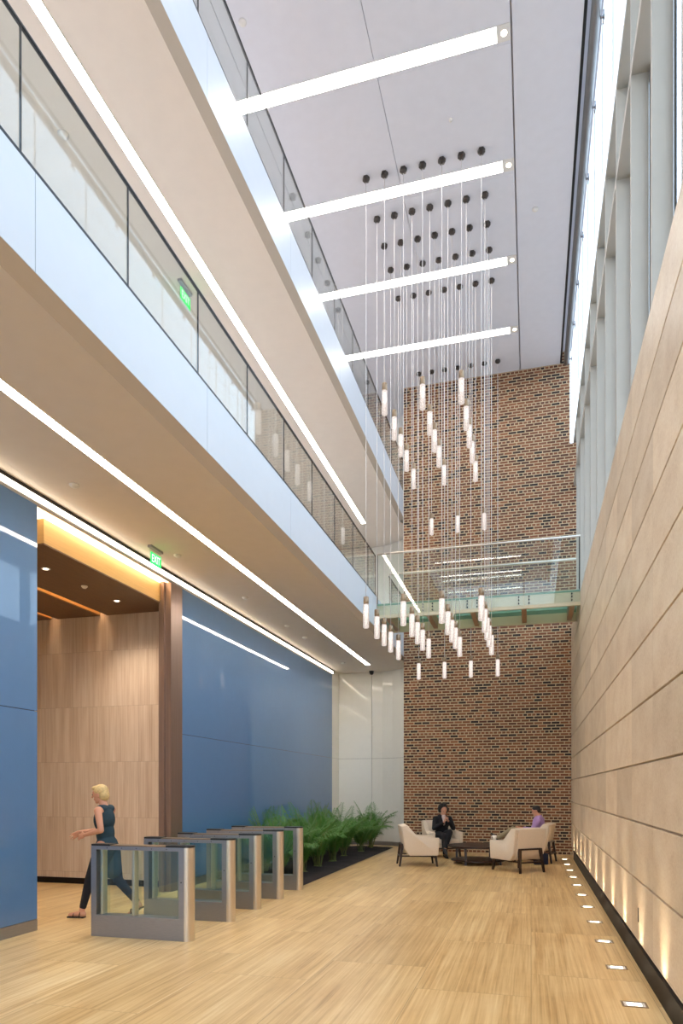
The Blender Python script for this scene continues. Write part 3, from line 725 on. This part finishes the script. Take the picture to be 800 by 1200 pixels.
# ================================================================ SEATING
def armchair():
    e = empty('armchair')
    prof = [(0.36, 0.23), (0.385, 0.60), (-0.06, 0.60), (-0.27, 0.855), (-0.40, 0.84), (-0.33, 0.36), (-0.24, 0.23)]
    for s_ in (-1, 1):
        a, c = (0.30, 0.385) if s_ > 0 else (-0.385, -0.30)
        MB().prism(prof, a, c, 'Y', bev=0.018, seg=3).build('arm', 'fabric', e, True)
    MB().prism([(-0.10, 0.36), (-0.265, 0.86), (-0.42, 0.845), (-0.34, 0.36), (-0.26, 0.24), (-0.1, 0.24)], -0.305, 0.305, 'Y', bev=0.02, seg=3).build('backrest', 'fabric', e, True)
    MB().box(-0.2, 0.365, -0.298, 0.298, 0.235, 0.30, bev=0.01).build('seat_frame', 'fabric', e, True)
    MB().box(-0.14, 0.375, -0.293, 0.293, 0.30, 0.43, bev=0.035, seg=4).build('seat_cushion', 'fabric', e, True)
    for s_ in (-1, 1):
        MB().beam((0.31, s_ * 0.31, 0.23), (0.345, s_ * 0.325, 0.0), 0.052, 0.032).build('leg', 'espresso', e)
        MB().beam((-0.365, s_ * 0.25, 0.46), (-0.43, s_ * 0.29, 0.0), 0.055, 0.034).build('leg', 'espresso', e)
        MB().beam((-0.395, s_ * 0.268, 0.215), (0.33, s_ * 0.30, 0.215), 0.03, 0.03).build('side_rail', 'espresso', e)
    MB().beam((-0.365, -0.27, 0.45), (-0.365, 0.27, 0.45), 0.035, 0.035, up=(0, 0, 1)).build('back_rail', 'espresso', e)
    MB().beam((-0.40, -0.27, 0.2), (-0.40, 0.27, 0.2), 0.028, 0.028, up=(0, 0, 1)).build('back_rail', 'espresso', e)
    MB().beam((0.32, -0.30, 0.215), (0.32, 0.30, 0.215), 0.028, 0.028, up=(0, 0, 1)).build('front_rail', 'espresso', e)
    return e
ch = armchair()
CH = [((-2.29, 14.44), 16, 'empty beige armchair seen from the side, left of the round table'),
      ((-0.26, 13.94), 131, 'beige armchair seen from behind with a white cup on its arm'),
      ((0.06, 15.80), 168, 'beige armchair near the stone wall in which the lilac shirted person sits'),
      ((-2.05, 16.45), -62, 'beige armchair by the brick wall in which the black suited person sits')]
for i, ((x, y), a, t) in enumerate(CH):
    o = ch if i == 0 else copy_tree(ch)
    o.location = (x, y, 0); o.rotation_euler = (0, 0, math.radians(a)); tag(o, t, 'armchair', 'armchairs around the round table')
t = empty('coffee_table', (-1.1, 15.08, 0)); tag(t, 'round dark wood coffee table with lower shelf between the four armchairs', 'coffee table')
MB().lathe([(0.62, 0.36), (0.65, 0.37), (0.65, 0.395), (0.64, 0.402)], n=48).build('table_top', 'espresso', t)
MB().lathe([(0.56, 0.07), (0.58, 0.075), (0.58, 0.095), (0.57, 0.1)], n=48).build('lower_shelf', 'espresso', t)
for k in range(4):
    a = PI / 4 + k * PI / 2 + 0.35
    MB().beam((0.53 * math.cos(a), 0.53 * math.sin(a), 0.0), (0.53 * math.cos(a), 0.53 * math.sin(a), 0.36), 0.04, 0.05).build('leg', 'espresso', t)
cp = empty('cup', (-0.70, 13.98, 0.60)); tag(cp, 'white cup standing on the arm of the armchair seen from behind', 'cup')
MB().lathe([(0.024, 0.0), (0.03, 0.004), (0.043, 0.05), (0.046, 0.085), (0.042, 0.085), (0.038, 0.05), (0.02, 0.01), (0.0001, 0.01)], n=24).build('bowl', 'china', cp, True)
b = MB()
for k in range(8):
    a0 = -PI / 2 + PI * k / 8; a1 = -PI / 2 + PI * (k + 1) / 8
    b.cyl((-0.042 - 0.025 * math.cos(a0), 0, 0.045 + 0.025 * math.sin(a0)), (-0.042 - 0.025 * math.cos(a1), 0, 0.045 + 0.025 * math.sin(a1)), 0.005, n=8)
b.build('handle', 'china', cp, True)
bg = empty('handbag', (0.20, 15.20, 0), 0.2); tag(bg, 'dark navy bag standing on the floor between the two right armchairs', 'bag')
MB().box(-0.15, 0.15, -0.06, 0.06, 0.0, 0.24, bev=0.025, seg=3).build('bag_body', 'navy', bg, True)
b = MB()
for k in range(10):
    a0, a1 = PI * k / 10, PI * (k + 1) / 10
    b.cyl((0.08 * math.cos(a0), 0, 0.235 + 0.1 * math.sin(a0)), (0.08 * math.cos(a1), 0, 0.235 + 0.1 * math.sin(a1)), 0.008, n=6)
b.build('handle', 'leather', bg, True)

# ================================================================ PEOPLE
class Body:
    """limbs and rounded masses fused into one continuous surface by a voxel remesh"""
    def __init__(s): s.b = MB()
    def limb(s, pts, rs, n=16):
        for i in range(len(pts) - 1): s.b.cyl(pts[i], pts[i + 1], rs[i], rs[i + 1], n=n)
        for p_, r in zip(pts, rs): s.b.ell(p_, (r, r, r), n=n, m=10)
        return s
    def mass(s, c, r, rot=None): s.b.ell(c, r, rot, 24, 16); return s
    def finish(s, name, m, parent, vox=0.008, smooth=4):
        o = s.b.build(name, m, None)
        md = o.modifiers.new('r', 'REMESH'); md.mode = 'VOXEL'; md.voxel_size = vox
        sm = o.modifiers.new('s', 'SMOOTH'); sm.iterations = smooth; sm.factor = 0.5
        bpy.context.view_layer.update()
        me = bpy.data.meshes.new_from_object(o.evaluated_get(bpy.context.evaluated_depsgraph_get()))
        old = o.data; o.modifiers.clear(); o.data = me; bpy.data.meshes.remove(old); me.name = name
        for f in me.polygons: f.use_smooth = True
        if parent: o.parent = parent
        return o
def V(*a): return Vector(a)
def hand(B, wrist, d, palm_n, L=0.175, curl=0.5, thumb_side=1):
    """palm, four jointed unequal fingers and a thumb from the side of the palm"""
    d = d.normalized(); nrm = (palm_n - d * palm_n.dot(d)).normalized(); s_ = d.cross(nrm) * thumb_side
    pl = L * 0.5; c = wrist + d * (pl * 0.55)
    rot = Matrix((s_ if s_.length else V(1, 0, 0), d, nrm)).transposed()
    if rot.determinant() < 0: rot = Matrix((-s_, d, nrm)).transposed()
    B.mass(c, (0.040, pl * 0.62, 0.015), rot)
    for k, fl in enumerate((0.40, 0.46, 0.43, 0.33)):
        off = (0.030 - 0.020 * k)
        p0 = wrist + d * pl * 0.9 + s_ * off; ang = 0.0; ps = [p0]; dd = d + s_ * (0.09 * (1.5 - k))
        for j, f in enumerate((0.45, 0.32, 0.23)):
            ang += curl * (0.5 + 0.25 * j); dirn = dd * math.cos(ang) + nrm * math.sin(ang)
            ps.append(ps[-1] + dirn.normalized() * (L * fl * f * 1.15))
        B.limb(ps, [0.0085, 0.008, 0.0072, 0.006], n=10)
    p0 = wrist + d * (pl * 0.3) + s_ * 0.022
    t1 = p0 + (d * 0.6 + s_ * 0.8 + nrm * 0.2).normalized() * L * 0.22; t2 = t1 + (d * 0.9 + s_ * 0.35 + nrm * 0.4).normalized() * L * 0.16
    B.limb([p0, t1, t2], [0.012, 0.0095, 0.0075], n=10)
def head_parts(B, c, f, up, R=0.098):
    """skull, jaw, nose, brow, lips, ears; f is the facing direction"""
    f = f.normalized(); up = (up - f * up.dot(f)).normalized(); s_ = f.cross(up)
    rot = Matrix((s_, f, up)).transposed()
    B.mass(c + up * 0.02, (0.074, 0.092, 0.088), rot)
    B.mass(c + f * 0.018 - up * 0.045, (0.056, 0.066, 0.062), rot)
    B.mass(c + f * 0.052 - up * 0.09, (0.026, 0.022, 0.02), rot)
    B.limb([c + f * 0.086 + up * 0.012, c + f * 0.108 - up * 0.022], [0.009, 0.013], n=10)
    B.mass(c + f * 0.083 - up * 0.056, (0.024, 0.011, 0.008), rot)
    B.mass(c + f * 0.078 + up * 0.028, (0.05, 0.014, 0.010), rot)
    for k in (-1, 1): B.mass(c + s_ * 0.074 * k - f * 0.004 - up * 0.008, (0.009, 0.02, 0.032), rot)
    return f, s_, up, rot
def eyes(parent, c, f, s_, up):
    b = MB()
    for k in (-1, 1): b.ell(c + f * 0.084 + s_ * 0.031 * k + up * 0.006, (0.011, 0.008, 0.006), Matrix((s_, f, up)).transposed(), 12, 8)
    b.build('eyes', 'leather', parent, True)

def walker():
    # local frame: +x forward, +y her left, z up; sized from the photo
    e = empty('person', (-5.13, 7.50, 0), math.radians(183)); tag(e, 'person with short blond hair in a dark sleeveless dress walking into the lobby', 'person')
    B = Body(); up = V(0, 0, 1)
    hd = V(0.075, 0, 1.535); f, s_, u_, rot = head_parts(B, hd, V(1, 0.05, -0.12), up)
    B.limb([V(0.01, 0, 1.36), V(0.05, 0, 1.47)], [0.055, 0.047])
    B.limb([V(0.0, -0.13, 1.345), V(0.0, 0.13, 1.345)], [0.05, 0.05])
    B.mass(V(0.01, 0, 1.22), (0.10, 0.145, 0.16)); B.mass(V(0.0, 0, 1.04), (0.09, 0.12, 0.15)); B.mass(V(-0.02, 0, 0.90), (0.115, 0.155, 0.12))
    # arms: left (near) bent, right (far) reaching forward
    lw = V(0.20, 0.13, 1.035); rw = V(0.40, -0.10, 1.055)
    B.limb([V(0.0, 0.17, 1.34), V(-0.07, 0.215, 1.10), lw], [0.046, 0.036, 0.024])
    B.limb([V(0.01, -0.17, 1.34), V(0.13, -0.20, 1.09), rw], [0.046, 0.036, 0.024])
    hand(B, lw, V(0.95, -0.15, -0.25), V(0, -1, -0.3), curl=0.45, thumb_side=-1)
    hand(B, rw, V(0.9, 0.1, -0.42), V(0, 1, -0.4), curl=0.3, thumb_side=-1)
    # legs: left forward on heel, right pushing off
    B.limb([V(-0.02, 0.085, 0.90), V(0.16, 0.09, 0.48), V(0.27, 0.09, 0.09)], [0.088, 0.056, 0.036])
    B.limb([V(-0.03, -0.085, 0.90), V(-0.12, -0.09, 0.46), V(-0.40, -0.09, 0.17)], [0.088, 0.056, 0.036])
    B.limb([V(0.25, 0.09, 0.045), V(0.33, 0.09, 0.045), V(0.43, 0.10, 0.032)], [0.036, 0.034, 0.024])
    B.limb([V(-0.42, -0.09, 0.15), V(-0.36, -0.09, 0.085), V(-0.27, -0.09, 0.035)], [0.034, 0.034, 0.022])
    B.finish('body', 'skin', e, 0.0065, 3)
    eyes(e, hd, f, s_, u_)
    H = Body(); H.mass(hd - f * 0.018 + u_ * 0.045, (0.086, 0.094, 0.085), rot); H.mass(hd - f * 0.055 - u_ * 0.01, (0.08, 0.06, 0.085), rot); H.mass(hd + f * 0.045 + u_ * 0.088, (0.066, 0.05, 0.03), rot)
    H.finish('hair', 'hair_blond', e, 0.008, 2)
    D = Body()
    D.limb([V(0.0, -0.11, 1.355), V(0.0, 0.11, 1.355)], [0.055, 0.055])
    D.mass(V(0.015, 0, 1.22), (0.118, 0.158, 0.17)); D.mass(V(0.0, 0, 1.05), (0.104, 0.134, 0.17)); D.mass(V(-0.02, 0, 0.88), (0.13, 0.17, 0.16))
    D.limb([V(-0.02, 0.06, 0.84), V(0.06, 0.06, 0.60)], [0.125, 0.10]); D.limb([V(-0.03, -0.06, 0.84), V(-0.07, -0.06, 0.58)], [0.125, 0.11])
    D.finish('dress', 'dress', e, 0.009, 5)
    Lg = Body()
    Lg.limb([V(0.06, 0.088, 0.72), V(0.16, 0.09, 0.48), V(0.255, 0.09, 0.14)], [0.085, 0.062, 0.043])
    Lg.limb([V(-0.065, -0.088, 0.72), V(-0.12, -0.09, 0.46), V(-0.37, -0.09, 0.205)], [0.085, 0.062, 0.043])
    Lg.finish('leggings', 'leggings', e, 0.009, 2)
    for nm, pts in (('sandal', [V(0.235, 0.09, 0.0), V(0.45, 0.10, 0.0)]), ('sandal', [V(-0.455, -0.09, 0.12), V(-0.255, -0.09, 0.0)])):
        d = (pts[1] - pts[0]); b = MB(); b.beam(pts[0] + V(0, 0, 0.008), pts[1] + V(0, 0, 0.008), 0.016, 0.016, 0.075, 0.085, up=(0, 1, 0))
        so = b.build(nm, 'leather', e)
        st = MB(); m1 = pts[0].lerp(pts[1], 0.7)
        for q in (0.22, 0.62):
            c = pts[0].lerp(pts[1], q)
            for k in range(8):
                a0, a1 = PI * k / 8, PI * (k + 1) / 8; hh = 0.085 if q < 0.5 else 0.06
                nrm = d.cross(V(0, 1, 0)).normalized(); nrm = nrm if nrm.z > 0 else -nrm
                st.cyl(c + V(0, 0.042 * math.cos(a0), 0) + nrm * hh * math.sin(a0), c + V(0, 0.042 * math.cos(a1), 0) + nrm * hh * math.sin(a1), 0.006, n=6)
        st.build('strap', 'leather', so)
walker()

def sitter(loc, ang, kind, label):
    """seated person: origin on the floor under the hips, +x forward"""
    e = empty('person', (loc[0], loc[1], 0), math.radians(ang)); tag(e, label, 'person')
    up = V(0, 0, 1); suit = kind == 'suit'
    B = Body()
    lean = 0.06 if suit else -0.10
    hip = V(-0.05, 0, 0.53); sh = V(-0.05 + lean, 0, 0.93 if suit else 0.95)
    hd = sh + V(0.075, 0, 0.17); fdir = V(1, 0.0, -0.35)
    f, s_, u_, rot = head_parts(B, hd, fdir, up)
    B.limb([sh + V(0, 0, 0.02), hd - V(0.03, 0, 0.06)], [0.058, 0.05])
    B.mass(hip.lerp(sh, 0.72), (0.115, 0.165, 0.18)); B.mass(hip.lerp(sh, 0.3), (0.11, 0.14, 0.18)); B.mass(hip, (0.14, 0.17, 0.10))
    if suit:
        el = [V(0.10, 0.24, 0.68), V(0.10, -0.24, 0.68)]; wr = [V(0.245, 0.05, 0.86), V(0.245, -0.05, 0.83)]
        hdn = [V(0.2, -0.35, 0.9), V(0.2, 0.35, 0.9)]; pn = [V(0, -1, 0), V(0, 1, 0)]
    else:
        el = [V(-0.02, 0.25, 0.68), V(-0.02, -0.25, 0.68)]; wr = [V(0.26, 0.10, 0.71), V(0.26, -0.08, 0.73)]
        hdn = [V(0.9, -0.4, 0.15), V(0.9, 0.4, 0.15)]; pn = [V(0, -0.6, 0.8), V(0, 0.6, 0.8)]
    shl = [sh + V(0, 0.175, -0.03), sh + V(0, -0.175, -0.03)]
    for k in range(2):
        B.limb([shl[k], el[k], wr[k]], [0.052, 0.042, 0.027]); hand(B, wr[k], hdn[k], pn[k], curl=0.7 if suit else 0.5, thumb_side=(1, -1)[k])
    # legs: one foot down, the other leg crossed over
    if suit:
        kd = V(0.40, -0.10, 0.50); ad = V(0.42, -0.09, 0.09); kc = V(0.42, 0.02, 0.60); ac = V(0.53, -0.13, 0.24)
    else:
        kd = V(0.42, -0.10, 0.50); ad = V(0.50, -0.10, 0.09); kc = V(0.42, 0.10, 0.70); ac = V(0.78, -0.02, 0.50)
    hips = [V(-0.02, -0.09, 0.52), V(-0.02, 0.09, 0.52)]
    B.limb([hips[0], kd, ad], [0.088, 0.062, 0.042]); B.limb([hips[1], kc, ac], [0.088, 0.062, 0.042])
    B.finish('body', 'skin', e, 0.0075, 3)
    eyes(e, hd, f, s_, u_)
    H = Body()
    if suit:   # big curly head of hair
        rnd = random.Random(4); H.mass(hd - f * 0.045 + u_ * 0.045, (0.10, 0.09, 0.095), rot)
        for k in range(80):
            a = rnd.uniform(0, 2 * PI); el_ = rnd.uniform(-1.0, 1.4)
            v = (s_ * math.cos(a) * math.cos(el_) + f * math.sin(a) * math.cos(el_) + u_ * math.sin(el_))
            if v.dot(f) > 0.25 and el_ < 1.05: continue
            H.mass(hd - f * 0.02 + u_ * 0.035 + v * 0.112, (0.03, 0.03, 0.03))
    else:
        H.mass(hd - f * 0.015 + u_ * 0.048, (0.080, 0.092, 0.072), rot); H.mass(hd - f * 0.05 + u_ * 0.0, (0.077, 0.05, 0.065), rot)
    H.finish('hair', 'hair_dark', e, 0.008, 2)
    J = Body(); sm_ = 'suit' if suit else 'shirt_p'
    J.mass(hip.lerp(sh, 0.72), (0.132, 0.185, 0.20)); J.mass(hip.lerp(sh, 0.3), (0.128, 0.16, 0.20)); J.mass(hip + V(0, 0, 0.02), (0.152, 0.18, 0.10))
    J.limb([shl[0], shl[1]], [0.066, 0.066])
    J.limb([sh - V(0, 0, 0.03), sh + V(0.01, 0, 0.04)], [0.085, 0.062])
    for k in range(2): J.limb([shl[k], el[k], el[k].lerp(wr[k], 0.86)], [0.068, 0.056, 0.04])
    J.finish('jacket' if suit else 'shirt', sm_, e, 0.009, 4)
    if suit:
        Q = Body(); Q.limb([sh + V(0.085, 0, 0.03), hip.lerp(sh, 0.6) + V(0.118, 0, 0)], [0.05, 0.03]); Q.finish('blouse', 'shirt_w', e, 0.009, 2)
    T = Body()
    T.mass(hip, (0.150, 0.182, 0.105))
    T.limb([hips[0], kd, kd.lerp(ad, 0.93)], [0.098, 0.075, 0.056]); T.limb([hips[1], kc, kc.lerp(ac, 0.93)], [0.098, 0.075, 0.056])
    T.finish('trousers', 'suit' if suit else 'khaki', e, 0.009, 3)
    for a_, dirn in ((ad, V(1, 0, -0.25)), (ac, V(0.75, -0.05, -0.65) if suit else V(0.7, -0.1, 0.55))):
        dirn.normalize(); K = Body(); q = a_ + V(0, 0, -0.035) if a_ is ad else a_ + (ac - kc).normalized() * 0.035
        K.limb([q - dirn * 0.03, q + dirn * 0.08, q + dirn * 0.17], [0.042, 0.038, 0.026])
        K.finish('shoe', 'leather', e, 0.009, 2)
    return e
def fwd(c, a, d): a = math.radians(a); return (c[0] + math.cos(a) * d, c[1] + math.sin(a) * d)
sitter(fwd((-2.05, 16.45), -62, 0.02), -62, 'suit', 'person with curly black hair in a black suit sitting with legs crossed and hands raised')
mn = sitter(fwd((0.06, 15.80), 168, 0.02), 168, 'shirt', 'person in a lilac shirt and khaki trousers sitting sideways with crossed leg')
ph = MB().box(-0.035, 0.035, -0.07, 0.07, -0.004, 0.004, bev=0.003).build('smartphone', 'black')
a = math.radians(168); ph.location = (0.06 + math.cos(a) * 0.40, 15.80 + math.sin(a) * 0.40, 0.775); ph.rotation_euler = (0, math.radians(25), a)
tag(ph, 'black smartphone held in both hands of the person in the lilac shirt', 'phone')
